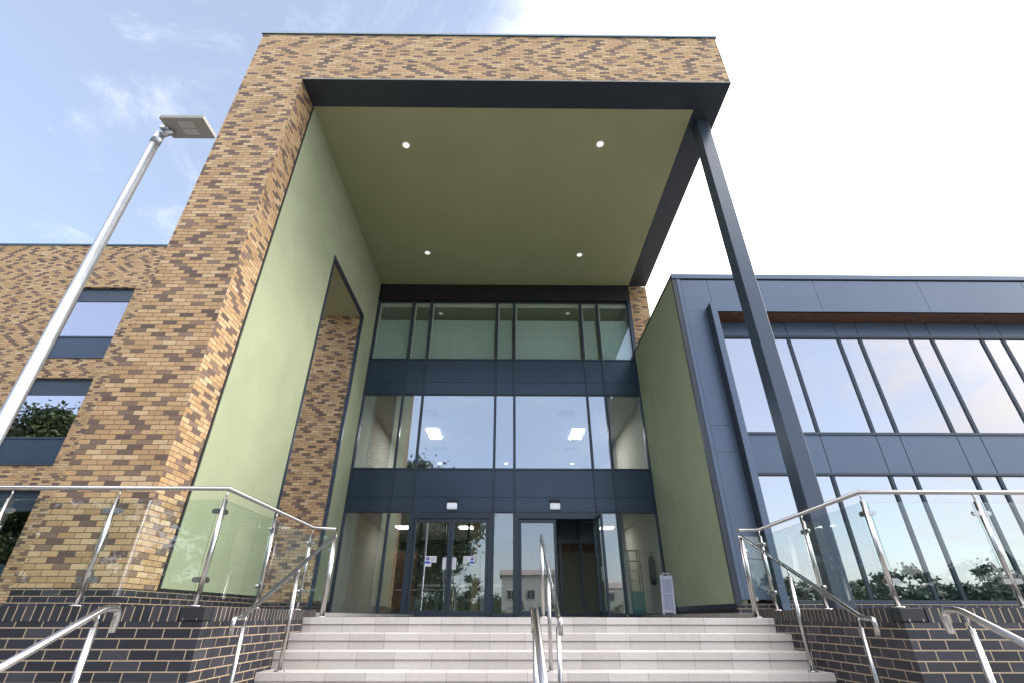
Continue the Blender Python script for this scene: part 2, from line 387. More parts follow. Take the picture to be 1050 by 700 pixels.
for i in range(7):
    x0=MX[i]+(.13 if i==0 else .027); x1=MX[i+1]-(.16 if i==6 else .027)
    a.bbox(x0,x1,yf0+.008,yf1,2.70,2.745,.003)
    if i not in (2,4): a.bbox(x0,x1,yf0+.006,yf1,.0,.075,.003)
a.build('curtain_wall_frame',M['frame'],mb)
a=MB(); a.box(MX[0],MX[7]-.03,yf0-.04,yf1+.02,10.232,ZS-.05); a.build('head_panel',M['gap'],mb)
for (z0,z1) in ((2.747,3.127),(3.153,3.957),(6.513,6.927),(6.953,7.767)):
    for i in range(7):
        x0=MX[i]+(.132 if i==0 else .029); x1=MX[i+1]-(.162 if i==6 else .029)
        a=MB(); a.bbox(x0,x1,YC-.02,YC+.05,z0,z1,.003); a.build('spandrel_panel',M['spandrel'],mb)
wl={}
def window(x0,x1,z0,z1,y,glassmat,parent,edge=.022,fm='frame',name='window'):
    a=MB()
    a.box(x0,x1,y-.02,y+.05,z0,z0+edge); a.box(x0,x1,y-.02,y+.05,z1-edge,z1)
    a.box(x0,x0+edge,y-.019,y+.049,z0+edge,z1-edge); a.box(x1-edge,x1,y-.019,y+.049,z0+edge,z1-edge)
    w=a.build(name,M[fm],parent)
    b=MB(); b.quad((x0+edge,y+.01,z0+edge),(x1-edge,y+.01,z0+edge),(x1-edge,y+.01,z1-edge),(x0+edge,y+.01,z1-edge)); b.build('pane',M[glassmat],w)
    return w
for r,(z0,z1) in enumerate(ROWS):
    for i in range(7):
        if r==0 and i in (2,4): continue
        x0=MX[i]+(.132 if i==0 else .030); x1=MX[i+1]-(.162 if i==6 else .030)
        w=window(x0,x1,z0+(.077 if r==0 else .024),z1-(.022 if r==0 else .024),YC,('glass_ground','glass_main','glass_top')[r],mb,edge=.012)
        if r==0:
            d=MB(); n=int((x1-x0)/.14)
            for q in range(n):
                xx=x0+.05+q*(x1-x0-.1)/max(1,n-1)
                for zz in (1.50,):
                    d.poly([(xx+0.011*math.cos(2*PI*t/8),YC+.006,zz+0.011*math.sin(2*PI*t/8)) for t in range(8)])
            d.build('frosted_dots',M['dots'],w)
        if r==2:
            b=MB(); b.box(x0+.05,x1-.05,YC+.20,YC+.206,7.75,9.52); b.tube([(x0+.05,YC+.203,7.76),(x1-.05,YC+.203,7.76)],.012,8); b.build('roller_blind',M['blind'],w)
            b=MB(); b.box(x0+.02,x1-.02,YC+.11,YC+.125,10.03,10.19); b.box(x0+.02,x0+.075,YC+.11,YC+.125,7.82,10.028); b.build('pale_reveal_lining',M['white'],w)

# entrance doors
def door_leaf(x0,x1,label=None,handle='R',parent=mb,loc=None,rot=0):
    """glazed leaf 2.46 m high in local space around its hinge"""
    w=x1-x0; fr=.075
    o=MB(); z0,z1=.012,2.50
    o.bbox(0,w,-.03,.03,z0,z0+.13,.004); o.bbox(0,w,-.03,.03,z1-.085,z1,.004)
    o.bbox(0,fr,-.029,.029,z0+.13,z1-.085,.004); o.bbox(w-fr,w,-.029,.029,z0+.13,z1-.085,.004)
    def fin(mbx,name,mat,par): 
        ob=mbx.build(name,mat,None); ob.parent=par; return ob
    d=fin(o,'door',M['frame'],parent)
    p=Vector(loc)-Vector(parent.location); d.location=p; d.rotation_euler=(0,0,rot)
    if label: d['label']=label
    gq=MB(); gq.quad((fr,.006,z0+.13),(w-fr,.006,z0+.13),(w-fr,.006,z1-.085),(fr,.006,z1-.085)); fin(gq,'door_glass',M['glass_ground'],d)
    hx=w-.12 if handle=='R' else .12
    h=MB(); h.tube(fillet([(hx,-.03,.82),(hx,-.085,.82),(hx,-.085,1.16),(hx,-.03,1.16)],.03),.011,10); fin(h,'pull_handle',M['steel'],d)
    dm=MB(); n=int((w-.2)/.14)
    for q in range(n):
        xx=fr+.04+q*(w-2*fr-.08)/max(1,n-1)
        dm.poly([(xx+0.011*math.cos(2*PI*t/8),.003,1.50+0.011*math.sin(2*PI*t/8)) for t in range(8)])
    fin(dm,'frosted_dots',M['dots'],d)
    return d
for (x0,x1) in ((MX[2],MX[3]),(MX[4],MX[5])):
    a=MB(); a.bbox(x0+.031,x1-.031,yf0+.004,yf1,2.525,2.695,.004); a.bbox(x0+.031,x0+.12,yf0-.004,yf1,.0,2.522,.004); a.bbox(x1-.12,x1-.031,yf0-.004,yf1,.0,2.522,.004)
    a.build('door_frame',M['frame'],mb)
a=MB(); a.box(MX[2]+.12,MX[3]-.12,yf0,yf1,0,.01); a.box(MX[4]+.12,MX[5]-.12,yf0,yf1,0,.01); a.build('threshold',M['steel'],mb)
m1=(MX[2]+MX[3])/2
door_leaf(MX[2]+.125,m1-.004,None,'R',mb,(MX[2]+.125,YC,0)); door_leaf(m1+.004,MX[3]-.125,None,'L',mb,(m1+.004,YC,0))
m2=(MX[4]+MX[5])/2
door_leaf(MX[4]+.125,m2-.004,None,'R',mb,(MX[4]+.125,YC,0))
w2=MX[5]-.125-m2-.004
door_leaf(0,w2,'glazed door leaf standing wide open',handle='R',parent=mb,loc=(MX[5]-.11,YC-.03,0),rot=math.radians(-88))
# door closer arm on the open leaf
a=MB(); a.bbox(MX[5]-.19,MX[5]-.14,YC-.55,YC-.20,2.30,2.37,.005); a.tube([(MX[5]-.165,YC-.42,2.38),(MX[5]-.34,YC-.20,2.40),(MX[5]-.42,YC-.03,2.42)],.012,8); a.build('door_closer',M['charcoal'],mb)

# brick wall beside and above the glazing
def wall_holes(mbx,y,x0,x1,z0,z1,holes,dep):
    xs=sorted({x0,x1,*[h[0] for h in holes],*[h[1] for h in holes]}); zs=sorted({z0,z1,*[h[2] for h in holes],*[h[3] for h in holes]})
    for i in range(len(xs)-1):
        for j in range(len(zs)-1):
            cx,cz=(xs[i]+xs[i+1])/2,(zs[j]+zs[j+1])/2
            if any(h[0]<cx<h[1] and h[2]<cz<h[3] for h in holes): continue
            mbx.quad((xs[i],y,zs[j]),(xs[i+1],y,zs[j]),(xs[i+1],y,zs[j+1]),(xs[i],y,zs[j+1]))
    for h in holes:
        a,b,c,d=h
        mbx.quad((a,y,c),(a,y,d),(a,y+dep,d),(a,y+dep,c)); mbx.quad((b,y,d),(b,y,c),(b,y+dep,c),(b,y+dep,d))
        mbx.quad((a,y,d),(b,y,d),(b,y+dep,d),(a,y+dep,d)); mbx.quad((b,y,c),(a,y,c),(a,y+dep,c),(b,y+dep,c))
WX0,WX1=-16.22,-14.08
LW=[(WX0,WX1,7.78,10.77),(WX0,WX1,4.06,7.03),(WX0,WX1,.34,3.31)]
a=MB(); wall_holes(a,YC,-34,XL-.001,ZP,ZT,LW,.16); a.quad((-34,YC,ZT),(-34,YC+12,ZT),(-34,YC+12,ZP),(-34,YC,ZP))
a.box(MX[7]-.028,XR,YC+.002,YC+.5,0,ZS-.046); a.box(XR-.3,XR,YC+.501,YC+12,0,ZT)
a.quad((-34,YC+12,0),(XR,YC+12,0),(XR,YC+12,ZT),(-34,YC+12,ZT))
a.build('brick_wall',M['buff'],mb)
a=MB(); a.box(-34,XL-.006,YC-.004,YC+.2,-.3,ZP); a.build('plinth',M['blue_brick'],mb)
a=MB(); a.bbox(-34,XL-.04,YC-.035,YC+.3,ZT,ZT+.075,.006); a.build('coping',M['coping'],mb)
a=MB(); a.quad((-34,YC+.3,ZT-.1),(XR,YC+.001,ZT-.1),(XR,YC+12,ZT-.1),(-34,YC+12,ZT-.1)); a.build('roof',M['roofing'],mb)
for (x0,x1,z0,z1) in LW:
    y=YC+.11
    a=MB(); e=.05
    a.bbox(x0,x1,y-.03,y+.05,z1-.06,z1,.004); a.bbox(x0,x1,y-.03,y+.05,z0,z0+.05,.004)
    a.bbox(x0,x0+e,y-.029,y+.05,z0+.05,z1-.06,.004); a.bbox(x1-e,x1,y-.029,y+.05,z0+.05,z1-.06,.004)
    gz0,gz1=z0+.90,z1-.56
    a.bbox(x0+e,x1-e,y-.028,y+.05,gz0-.03,gz0+.03,.004); a.bbox(x0+e,x1-e,y-.028,y+.05,gz1-.03,gz1+.03,.004)
    w=a.build('window',M['frame'],mb)
    b=MB(); b.quad((x0+e,y,gz0+.03),(x1-e,y,gz0+.03),(x1-e,y,gz1-.03),(x0+e,y,gz1-.03)); b.build('pane',M['glass_left'],w)
    b=MB(); b.box(x0+e+.001,x1-e-.001,y-.005,y+.02,z0+.051,gz0-.031); b.build('lower_panel',M['spandrel'],w)
    b=MB(); b.box(x0+e+.001,x1-e-.001,y-.005,y+.02,gz1+.031,z1-.061); b.build('louvre_panel',M['frame'],w)
    b=MB(); b.bbox(x0-.01,x1+.01,YC-.03,y-.031,z0+.001,z0+.03,.004); b.build('sill',M['frame'],w)
    b=MB(); b.box(x0-.02,x1+.02,YC+.6,YC+.62,z0,z1); b.build('unlit_room_sheet',M['charcoal'],w)  # added charcoal sheet, stands in for the darkness of the room

# interior of the entrance block
yb=YC+9.0
a=MB()
for z0,z1 in ((2.95,3.55),(6.72,7.30)): a.box(MX[0]+.02,MX[7]-.04,YC+.10,yb,z0,z1)
a.build('floor_slab',M['spandrel'],mb)
a=MB()
for z in (2.93,6.45,10.35): a.box(MX[0]+.02,MX[7]-.04,YC+.12,yb,z,z+.015)
a.build('interior_ceiling',M['ceil'],mb)
a=MB()
for z in (.0,3.552,7.302): a.quad((MX[0]+.02,YC+.08,z-.002),(MX[7]-.04,YC+.08,z-.002),(MX[7]-.04,yb,z-.002),(MX[0]+.02,yb,z-.002))
a.build('interior_floor',M['floor_in'],mb)
a=MB()
a.quad((MX[0]+.015,YC+.1,0),(MX[0]+.015,yb,0),(MX[0]+.015,yb,10.4),(MX[0]+.015,YC+.1,10.4)); a.quad((MX[7]-.035,yb,0),(MX[7]-.035,YC+.1,0),(MX[7]-.035,YC+.1,10.4),(MX[7]-.035,yb,10.4))
a.build('interior_wall',M['plaster'],mb)
a=MB(); a.quad((MX[0],yb,0),(MX[7],yb,0),(MX[7],yb,10.4),(MX[0],yb,10.4)); a.build('interior_back_wall',M['back_wall'],mb)
# draught lobby screen inside the doors
a=MB(); yl=YC+2.2
for x in (-2.9,-2.1,-1.3,-.45,.3,1.0,1.72,2.40,3.0): a.bbox(x-.035,x+.035,yl-.05,yl+.05,0,2.9,.004)
a.bbox(-2.9,3.0,yl-.049,yl+.049,2.12,2.22,.004); a.bbox(-2.9,3.0,yl-.048,yl+.048,0,.1,.004)
a.build('lobby_screen',M['frame'],mb)
a=MB(); a.box(.34,2.96,yl+.06,yl+.10,2.23,2.90); a.build('lobby_header',M['spandrel'],mb)
a=MB(); a.box(.34,2.96,YC+3.0,YC+3.2,1.95,2.35); a.build('timber_bulkhead',M['brown_in'],mb)
a=MB(); a.box(-4.6,-3.4,YC+5.0,YC+5.3,.0,2.2); a.build('timber_lining',M['brown_in'],mb)
a=MB(); a.box(-.9,-.66,YC+3.0,YC+3.3,0,2.9); a.box(3.45,3.70,YC+1.3,YC+1.6,0,2.9); a.build('interior_pillar',M['white'],mb)
a=MB(); a.box(-1.22,-1.0,YC+3.2,YC+3.45,0,2.9); a.build('interior_column',M['cream'],mb)
a=MB(); a.box(-4.8,-.2,YC+6,YC+6.15,1.02,1.10); a.box(-4.2,-3.9,YC+6.0,YC+6.2,0,1.02); a.build('reception_counter',M['white'],mb)

# ceiling panels and spots on the first floor
cp0=None
for x,y,w in ((-2.99,18.9,'left of centre'),(2.76,18.9,'right of centre')):
    lb='square lit ceiling panel behind the first floor glass, '+w
    t=thing('ceiling_light',lb,'ceiling light',(x,y,6.44),'lit ceiling panels on the first floor')
    if cp0 is None:
        cp0=t
        a=MB(); a.box(x-.24,x+.24,y-.62,y+.62,6.432,6.44); a.build('diffuser',M['panel_light'],t)
        a=MB(); 
        for b in ((x-.27,x-.241,y-.65,y+.65),(x+.241,x+.27,y-.65,y+.65),(x-.24,x+.24,y-.65,y-.621),(x-.24,x+.24,y+.621,y+.65)): a.box(*b,6.428,6.442)
        a.build('frame',M['white'],t)
    else:
        for ch in cp0.children: c=ch.copy(); COL.objects.link(c); c.parent=t
for x,w in ((-3.9,'farthest left'),(-1.55,'above the left doors'),(1.35,'above the open right doors'),(3.7,'farthest right')):
    t=thing('ceiling_light','square lit ceiling panel inside the ground floor lobby, '+w,'ceiling light',(x,19.3,2.92),'lit ceiling panels on the ground floor')
    a=MB(); a.box(x-.27,x+.27,19.0,19.6,2.908,2.92); a.build('diffuser',M['panel_dim'],t)
    a=MB()
    for b in ((x-.3,x-.271,18.97,19.63),(x+.271,x+.3,18.97,19.63),(x-.27,x+.27,18.97,18.999),(x-.27,x+.27,19.601,19.63)): a.box(*b,2.904,2.922)
    a.build('frame',M['white'],t)
sp0=None
for x,w in ((-3.29,'leftmost of the row of three'),(-.10,'middle of the row of three'),(3.09,'rightmost of the row of three')):
    t=thing('spotlight','small lit ceiling spot deep inside the first floor, '+w,'spotlight',(x,23.2,6.44),'small ceiling spots on the first floor')
    if sp0 is None:
        sp0=t; a=MB(); a.tube([(x,23.2,6.40),(x,23.2,6.445)],.075,16); a.build('lens',M['spot'],t)
        a=MB(); a.tube([(x,23.2,6.425),(x,23.2,6.446)],.15,16); a.build('trim_ring',M['white'],t)
    else:
        for ch in sp0.children: c=ch.copy(); COL.objects.link(c); c.parent=t
vn0=None
for x,y,w in ((-2.88,16.6,'front left'),(2.08,16.6,'front right'),(-3.01,20.9,'rear left'),(2.73,20.9,'rear right')):
    t=thing('ceiling_vent','grey ceiling vent behind the first floor glass, '+w,'vent',(x,y,6.44),'ceiling vents on the first floor')
    if vn0 is None:
        vn0=t; a=MB()
        for q in range(6): a.box(x-.29,x+.29,y-.27+q*.1,y-.21+q*.1,6.43,6.442)
        a.build('slats',M['frame'],t); a=MB(); a.box(x-.3,x+.3,y-.3,y+.3,6.442,6.446); a.build('backing',M['charcoal'],t)
    else:
        for ch in vn0.children: c=ch.copy(); COL.objects.link(c); c.parent=t

# wall lights above the doors
wl0=None
for x,w in ((-1.66,'left doors'),(1.40,'right doors with the open leaf')):
    lb='boxy bulkhead light with black hood above the '+w
    t=thing('wall_light',lb,'wall light',(x,YC-.055,2.80),'bulkhead lights over the entrance doors')
    if wl0 is None:
        wl0=t; y=YC-.06
        a=MB(); a.bbox(x-.155,x+.155,y-.13,y+.04,2.955,3.055,.012); a.build('hood',M['charcoal'],t)
        a=MB(); a.bbox(x-.15,x+.15,y-.12,y+.02,2.775,2.953,.03); a.build('lens',M['bulk'],t)
    else:
        for ch in wl0.children: c=ch.copy(); COL.objects.link(c); c.parent=t

# notices on the doors
def notice(name,x0,x1,z0,z1,label,cat,badge=None,lines=True,extra=None):
    y=YC-.004
    t=thing(name,label,cat,((x0+x1)/2,y,z0))
    a=MB(); a.box(x0,x1,y-.002,y,z0,z1)
    if extra: a.box(*extra[:2],y-.002,y,*extra[2:])
    a.build('sheet',M['paper'],t)
    if badge:
        bx,bz=badge; b=MB(); b.poly([(bx+.047*math.cos(2*PI*q/20),y-.0035,bz+.047*math.sin(2*PI*q/20)) for q in range(20)]); b.build('blue_disc',M['sign_blue'],t)
        b=MB(); b.box(bx-.009,bx+.009,y-.0055,y-.004,bz-.008,bz+.032); b.box(bx-.026,bx+.004,y-.0052,y-.0042,bz-.004,bz+.010); b.build('white_symbol',M['paper'],t)
        b=MB(); b.box(bx-.075,bx+.075,y-.0035,y-.0025,bz-.125,bz-.07); b.build('blue_caption_bar',M['sign_blue2'],t)
    if lines:
        b=MB()
        for q in range(5):
            zz=z1-.04-q*(z1-z0-.06)/5; 
            b.box(lines[0],lines[1]-(.03 if q%2 else 0),y-.0035,y-.0025,zz-.006,zz)
        b.build('faint_text_lines',M['grey_ink'],t)
    return t
notice('door_notice',-2.35,-2.02,1.34,1.51,'white notice with blue badge at the left edge of the left door leaf','notice',(-2.27,1.44),(-2.17,-2.05),(-2.35,-2.16,1.24,1.338))
notice('door_notice',-1.26,-.93,1.34,1.51,'white notice with blue badge on the right leaf of the left doors','notice',(-1.01,1.44),(-1.23,-1.12),(-1.09,-.93,1.28,1.338))
notice('door_sheet',-1.845,-1.70,1.16,1.47,'plain white sheet just left of where the two left leaves meet','notice',None,(-1.82,-1.73))
notice('door_sheet',-1.60,-1.455,1.16,1.47,'plain white sheet just right of where the two left leaves meet','notice',None,(-1.57,-1.48))

# folding floor sign leaning beside the glass
def floor_sign():
    t=thing('floor_sign','pale blue plastic folding floor sign leaning by the green wall at the glass corner','floor sign',(4.21,14.4,0))
    def bx(mbx,x0,x1,y0,y1,z0,z1,b=.006): mbx.bbox(x0,x1,y0,y1,z0,z1,b)
    def lean(ob): 
        return ob
    parts=[]
    W=.165
    a=MB(); bx(a,-W,-W+.05,-.02,.02,0.0,1.0); bx(a,W-.05,W,-.02,.02,0.0,1.0); bx(a,-W+.05,W-.05,-.019,.019,.88,.985); bx(a,-W+.05,W-.05,-.019,.019,.10,.16); bx(a,-W+.05,W-.05,-.018,.018,.535,.565)
    a.tube(fillet([(-.09,0,.98),(-.09,0,1.04),(.09,0,1.04),(.09,0,.98)],.03),.016,8)
    parts.append(('front_frame',a,M['board'],-6))
    a=MB(); a.box(-W+.05,W-.05,-.006,.006,.16,.535); a.box(-W+.05,W-.05,-.006,.006,.565,.88)
    for q in range(4): a.box(-W+.075+q*.055,-W+.085+q*.055,-.010,-.006,.2,.84)
    parts.append(('ribbed_panel',a,M['board2'],-6))
    a=MB(); bx(a,-W,W,.0,.03,.02,.98); parts.append(('rear_panel',a,M['board'],1.5))
    for n,mbx,m,deg in parts:
        o=mbx.build(n,m,None); o.parent=t
        o.rotation_euler=(math.radians(deg),0,0)
        if n=='rear_panel': o.location=(0,.12,0)
        else: o.location=(0,0,.0)
    t.rotation_euler=(0,math.radians(3.5),math.radians(-8))
    return t
floor_sign()
# display cabinet and coat inside the right-hand ground floor bay
t=thing('display_cabinet','glass shelved cabinet with teal base behind the right ground floor window','cabinet',(4.0,16.9,0))
a=MB(); a.bbox(3.84,4.22,16.8,17.15,.08,.70,.006); a.build('teal_base',M['teal'],t)
a=MB()
for x in (3.85,4.20):
    for y in (16.82,17.13): a.box(x-.012,x+.012,y-.012,y+.012,.70,1.85)
a.box(3.838,4.212,16.80,17.14,1.85,1.88); a.build('frame',M['steel'],t)
a=MB()
for z in (1.0,1.28,1.56): a.box(3.85,4.2,16.83,17.12,z,z+.01)
a.build('shelf',M['white'],t)
t=thing('hanging_coat','black coat hanging on the inside wall near the floor sign','coat',(4.43,16.2,1.65))
bm=bmesh.new(); bmesh.ops.create_icosphere(bm,subdivisions=3,radius=1)
for v in bm.verts:
    v.co=Vector([math.copysign(abs(q)**.55,q) for q in v.co])
    z=v.co.z; k=.62+.30*(1-z)/2; f=1+.12*math.sin(9*v.co.y+3*z)
    v.co=Vector((4.40+v.co.x*.09*k*f,16.25+v.co.y*.20*k,1.25+z*.42))
a=MB(); a.add_bm(bm,True); bm.free(); a.build('coat_body',M['charcoal'],t)
a=MB(); a.tube([(4.505,16.25,1.74),(4.42,16.25,1.74),(4.41,16.25,1.66)],.012,8); a.build('coat_hook',M['steel'],t)

# ------------------------------------------------------------------ right wing: clad, recessed strip windows
rw=thing('side_wing','two storey blue grey clad wing with long strip windows right of the steps','building',(XW,YW,0))
XE=22.0
a=MB(); a.box(XW+.105,5.22,YW+.052,YW+.06,.30,ZW-.2); a.build('backing',M['gap'],rw)
# olive side wall
a=MB(); a.box(XW,XW+.25,YW+.06,YC-.06,.24,ZW-.05); a.build('green_side_wall',M['render'],rw)
a=MB(); a.box(XW-.012,XW+.3,YW+.0,YC-.06,ZW-.049,ZW+.02); a.box(XW-.012,XW+.10,YW,YW+.058,.24,ZW-.05); a.box(XW-.010,XW+.2,YW+.06,YC-.06,.14,.239); a.build('edge_trim',M['dark'],rw)
a=MB(); a.box(XW+.01,XE,YW+.03,YC,-.3,.139+.10); a.build('plinth',M['blue_brick'],rw)
# cladding
pieces=[]
a=MB(); a.bbox(XW+.105,XW+.20,YW-.012,YW+.05,.30,ZW-.14,.004); a.build('corner_trim',M['clad'],rw)
a=MB(); a.bbox(XW-.014,XE,YW-.03,YW+.10,ZW-.128,ZW+.022,.006); a.build('coping',M['clad'],rw)
a=MB(); a.box(XW+.21,XE,YW+.02,YW+.09,ZW-.17,ZW-.130); a.build('shadow_gap',M['gap'],rw)
xa=XW+.206
cuts=[xa,5.36,8.24,11.09,13.95,16.8,19.7,XE]
for i in range(len(cuts)-1):
    a=MB(); a.bbox(cuts[i]+.004,cuts[i+1]-.004,YW,YW+.05,6.955,ZW-.172,.003); a.build('cladding_panel',M['clad'],rw)
a=MB()
for z0,z1 in ((.30,3.22),(3.22,3.84),(3.84,6.955)): 
    p=MB(); p.bbox(xa+.002,5.22,YW+.001,YW+.05,z0+.003,z1-.003,.003); p.build('cladding_panel',M['clad'],rw)
a=MB(); a.box(xa,XE,YW+.052,YW+.065,.3,6.95) if False else None
# projecting fin beside the recess; dark body paints in its shaded side
a=MB(); a.bbox(5.16,5.31,YW-.27,YW-.001,.12,7.03,.005); a.bbox(5.225,5.34,YW,YW+.60,.12,6.95,.004); a.build('recess_fin',M['dark'],rw)
a=MB(); a.bbox(5.165,5.312,YW-.285,YW-.271,.12,7.03,.003); a.build('fin_face',M['clad'],rw)
YG=11.16
a=MB(); a.box(5.345,XE,YW+.001,YG+.03,6.955,7.0); a.build('timber_soffit',M['timber'],rw)
k=YG/10.95
WXs=[5.36,5.66]+[6.89]+[7.45,8.79,9.36,10.73,11.30,12.64,13.21,14.57,15.14,16.5,17.07,18.43,19.0,20.36,20.93,XE]
Z1,Z2,Z3,Z4=6.50,3.83,2.87,.30
a=MB()
for x in WXs[2:-1]:
    a.bbox(x-.020,x+.020,YG-.02,YG+.05,Z2+.02,Z1-.02,.004); a.bbox(x-.020,x+.020,YG-.02,YG+.05,Z4,Z3-.02,.004)
    a.box(x-.012,x+.012,YG-.012,YG+.05,Z3+.03,Z2-.03); a.box(x-.012,x+.012,YG-.022,YG+.05,Z1+.03,6.95)
a.bbox(5.345,5.66,YG-.049,YG+.05,Z4,6.95,.004)
for z in (Z1,Z2,Z3): a.bbox(5.661,XE,YG-.045,YG+.05,z-.03,z+.03,.004)
a.bbox(5.661,XE,YG-.06,YG+.05,.22,Z4,.004)
a.build('strip_window_frame',M['frame'],rw)
for i in range(1,len(WXs)-1):
    x0,x1=WXs[i],WXs[i+1]
    o=.013
    p=MB(); p.bbox(x0+o,x1-o,YG-.02,YG+.03,Z3+.031,Z2-.031,.003); p.build('spandrel_panel',M['clad'],rw)
    p=MB(); p.bbox(x0+o,x1-o,YG-.02,YG+.03,Z1+.031,6.95,.003); p.build('head_panel',M['clad'],rw)
    for (z0,z1) in ((Z2+.03,Z1-.03),(Z4,Z3-.03)):
        window(x0+.03,x1-.03,z0,z1,YG,'glass_wing',rw,edge=.012)
a=MB(); a.box(5.4,XE-.1,YG+.1,YC+8,7.05,7.12); a.box(5.4,XE-.1,YG+.08,YC+8,2.95,3.75); a.build('floor_slab',M['ceil'],rw)
a=MB(); a.quad((5.35,YG+5,0),(XE,YG+5,0),(XE,YG+5,7.1),(5.35,YG+5,7.1)); a.quad((5.35,YG+.06,0),(5.35,YG+5,0),(5.35,YG+5,7.1),(5.35,YG+.06,7.1)); a.build('interior_wall',M['plaster'],rw)
a=MB()
for i in range(1,len(WXs)-1): a.box(WXs[i]+.04,WXs[i+1]-.04,YG+.16,YG+.165,5.62,6.48)
a.build('roller_blind',M['blind'],rw)
a=MB(); a.quad((XW+.02,YW+.05,ZW-.04),(XE,YW+.05,ZW-.04),(XE,YC+12,ZW-.04),(XR+.003,YC+12,ZW-.04),) ; a.quad((XE,YW+.03,0),(XE,YC+12,0),(XE,YC+12,ZW),(XE,YW+.03,ZW)); a.build('roof',M['roofing'],rw)

# ------------------------------------------------------------------ glass balustrades
def post_mesh():
    a=MB(); a.tube([(0,0,0),(0,0,.012)],.052,20); a.tube([(0,0,.012),(0,0,.90)],.0212,16)
    a.tube([(0,0,.90),(0,0,.985)],.008,10)
    return a
def clamp_mesh(d,side):
    a=MB(); dx,dy=d
    bm=bmesh.new()
    # rounded plate clamp 70 x 45 mm reaching from the post to the pane
    L0,L1=.018,.088
    pts=[(L0,-.022)]+[(L1-.022+.022*math.sin(q*PI/8),-.022*math.cos(q*PI/8)) for q in range(9)]+[(L0,.022)]
    nrm=Vector((-dy,dx,0)); dv=Vector((dx,dy,0))
    f0=[bm.verts.new(dv*u+Vector((0,0,v))+nrm*.014) for u,v in pts]; f1=[bm.verts.new(dv*u+Vector((0,0,v))-nrm*.014) for u,v in pts]
    bm.faces.new(f0); bm.faces.new(list(reversed(f1)))
    n=len(pts)
    for i in range(n): bm.faces.new((f0[i],f1[i],f1[(i+1)%n],f0[(i+1)%n]))
    bmesh.ops.recalc_face_normals(bm,faces=bm.faces[:])
    a.add_bm(bm); bm.free(); return a
POST_ME=None; CL_ME={}
def add_post(t,p,dirs):
    global POST_ME
    if POST_ME is None:
        o=post_mesh().build('post',M['steel']); POST_ME=o.data; o.parent=t
    else:
        o=bpy.data.objects.new('post',POST_ME); COL.objects.link(o); o.parent=t
    o.location=Vector(p)-Vector(t.location)
    for d in dirs:
        key=(round(d[0],3),round(d[1],3))
        for z in (.21,.79):
            if key not in CL_ME:
                c=clamp_mesh(d,1).build('glass_clamp',M['steel']); CL_ME[key]=c.data
            else:
                c=bpy.data.objects.new('glass_clamp',CL_ME[key]); COL.objects.link(c)
            c.parent=o; c.location=(0,0,z)
    return o
def balustrade(pts,label,railpts):
    t=thing('glass_balustrade',label,'balustrade',pts[0])
    n=len(pts)
    for i,p in enumerate(pts):
        dirs=[]
        for q in (i-1,i+1):
            if 0<=q<n:
                d=(Vector(pts[q])-Vector(p)); d.z=0; d.normalize(); dirs.append((d.x,d.y))
        add_post(t,p,dirs)
    for i in range(n-1):
        a,b=Vector(pts[i]),Vector(pts[i+1]); zb=max(a.z,b.z); d=b-a; d.z=0; L=d.length; d.normalize(); nr=Vector((-d.y,d.x,0))*.006
        p0=a+d*.045; p1=b-d*.045; p0.z=p1.z=0
        g=MB(); z0,z1=zb+.075,zb+.89
        c=[p0-nr,p1-nr,p1+nr,p0+nr]
        lo=[(v.x,v.y,z0) for v in c]; hi=[(v.x,v.y,z1) for v in c]
        g.quad(lo[0],lo[1],hi[1],hi[0])
        o=g.build('glass_panel',M['glass_rail'],t)
        e=MB(); e.quad(lo[3],hi[3],hi[0],lo[0]); e.quad(lo[1],hi[1],hi[2],lo[2]); e.quad(hi[0],hi[1],hi[2],hi[3]); e.build('polished_edge',M['blind_edge'],o)
    r=MB(); r.tube(railpts,.0215,14); r.build('top_rail',M['steel'],t)
    return t
M['blind_edge']=glass('glass_edge_green',.25,(.45,.72,.62))
YP=4.78; RZ=TZ+1.0; RZR=TZ+.985
xs=[-2.69,-3.71,-4.73,-5.75,-6.77,-7.79,-8.81]
Lp=[(-2.32,7.02,0)]+[(-2.69,7.12,TZ)]+[(-2.69,5.93,TZ)]+[(x,YP,TZ) for x in xs]
balustrade(Lp,'steel and glass balustrade left of the steps in front of the brick pier',
   [(-2.32,6.99,RZ-.045),(-2.69,7.12,RZ),(-2.69,YP,RZ),(-8.81,YP,RZ)])
xs=[3.40,4.50,5.60,6.70,7.80,8.90]
Rp=[(3.14,7.02,0)]+[(3.48,7.12,TZ),(3.44,5.93,TZ)]+[(x,YP,TZ) for x in xs]
balustrade(Rp,'steel and glass balustrade right of the steps in front of the clad wing',
   [(3.14,6.99,RZR-.03),(3.48,7.12,RZR),(3.40,YP,RZR),(8.90,YP,RZR)])

# ------------------------------------------------------------------ stair handrails
def handrail(x,label,y0,z0,y1,z1,posts,top_post=True,curl=True,r=.0212):
    t=thing('handrail',label,'handrail',(x,y0,z0-.95))
    if top_post: path=[(x,y0,z0),(x,y1,z1),(x,y1-.14,z1),(x,y1-.14,z1-.13)]
    else: path=[(x,y0,z0-.13),(x,y0,z0),(x,y0-.13,z0),(x,y1,z1)]
    p=fillet(path,.05)
    a=MB(); a.tube(p,r,16); a.build('rail',M['steel'],t)
    for (yp,zb,zt) in posts:
        b=MB(); b.tube([(x,yp,zb),(x,yp,zb+.012)],.05,18); b.tube([(x,yp,zb+.012),(x,yp,zt-.10 if yp<y0-.02 or not top_post else zt)],.0205,14)
        if yp<y0-.02 or not top_post: b.tube([(x,yp,zt-.10),(x,yp,zt-.015)],.008,10)
        b.build('post',M['steel'],t)
    return t
sl=(.0-.96)/(4.90-6.96)
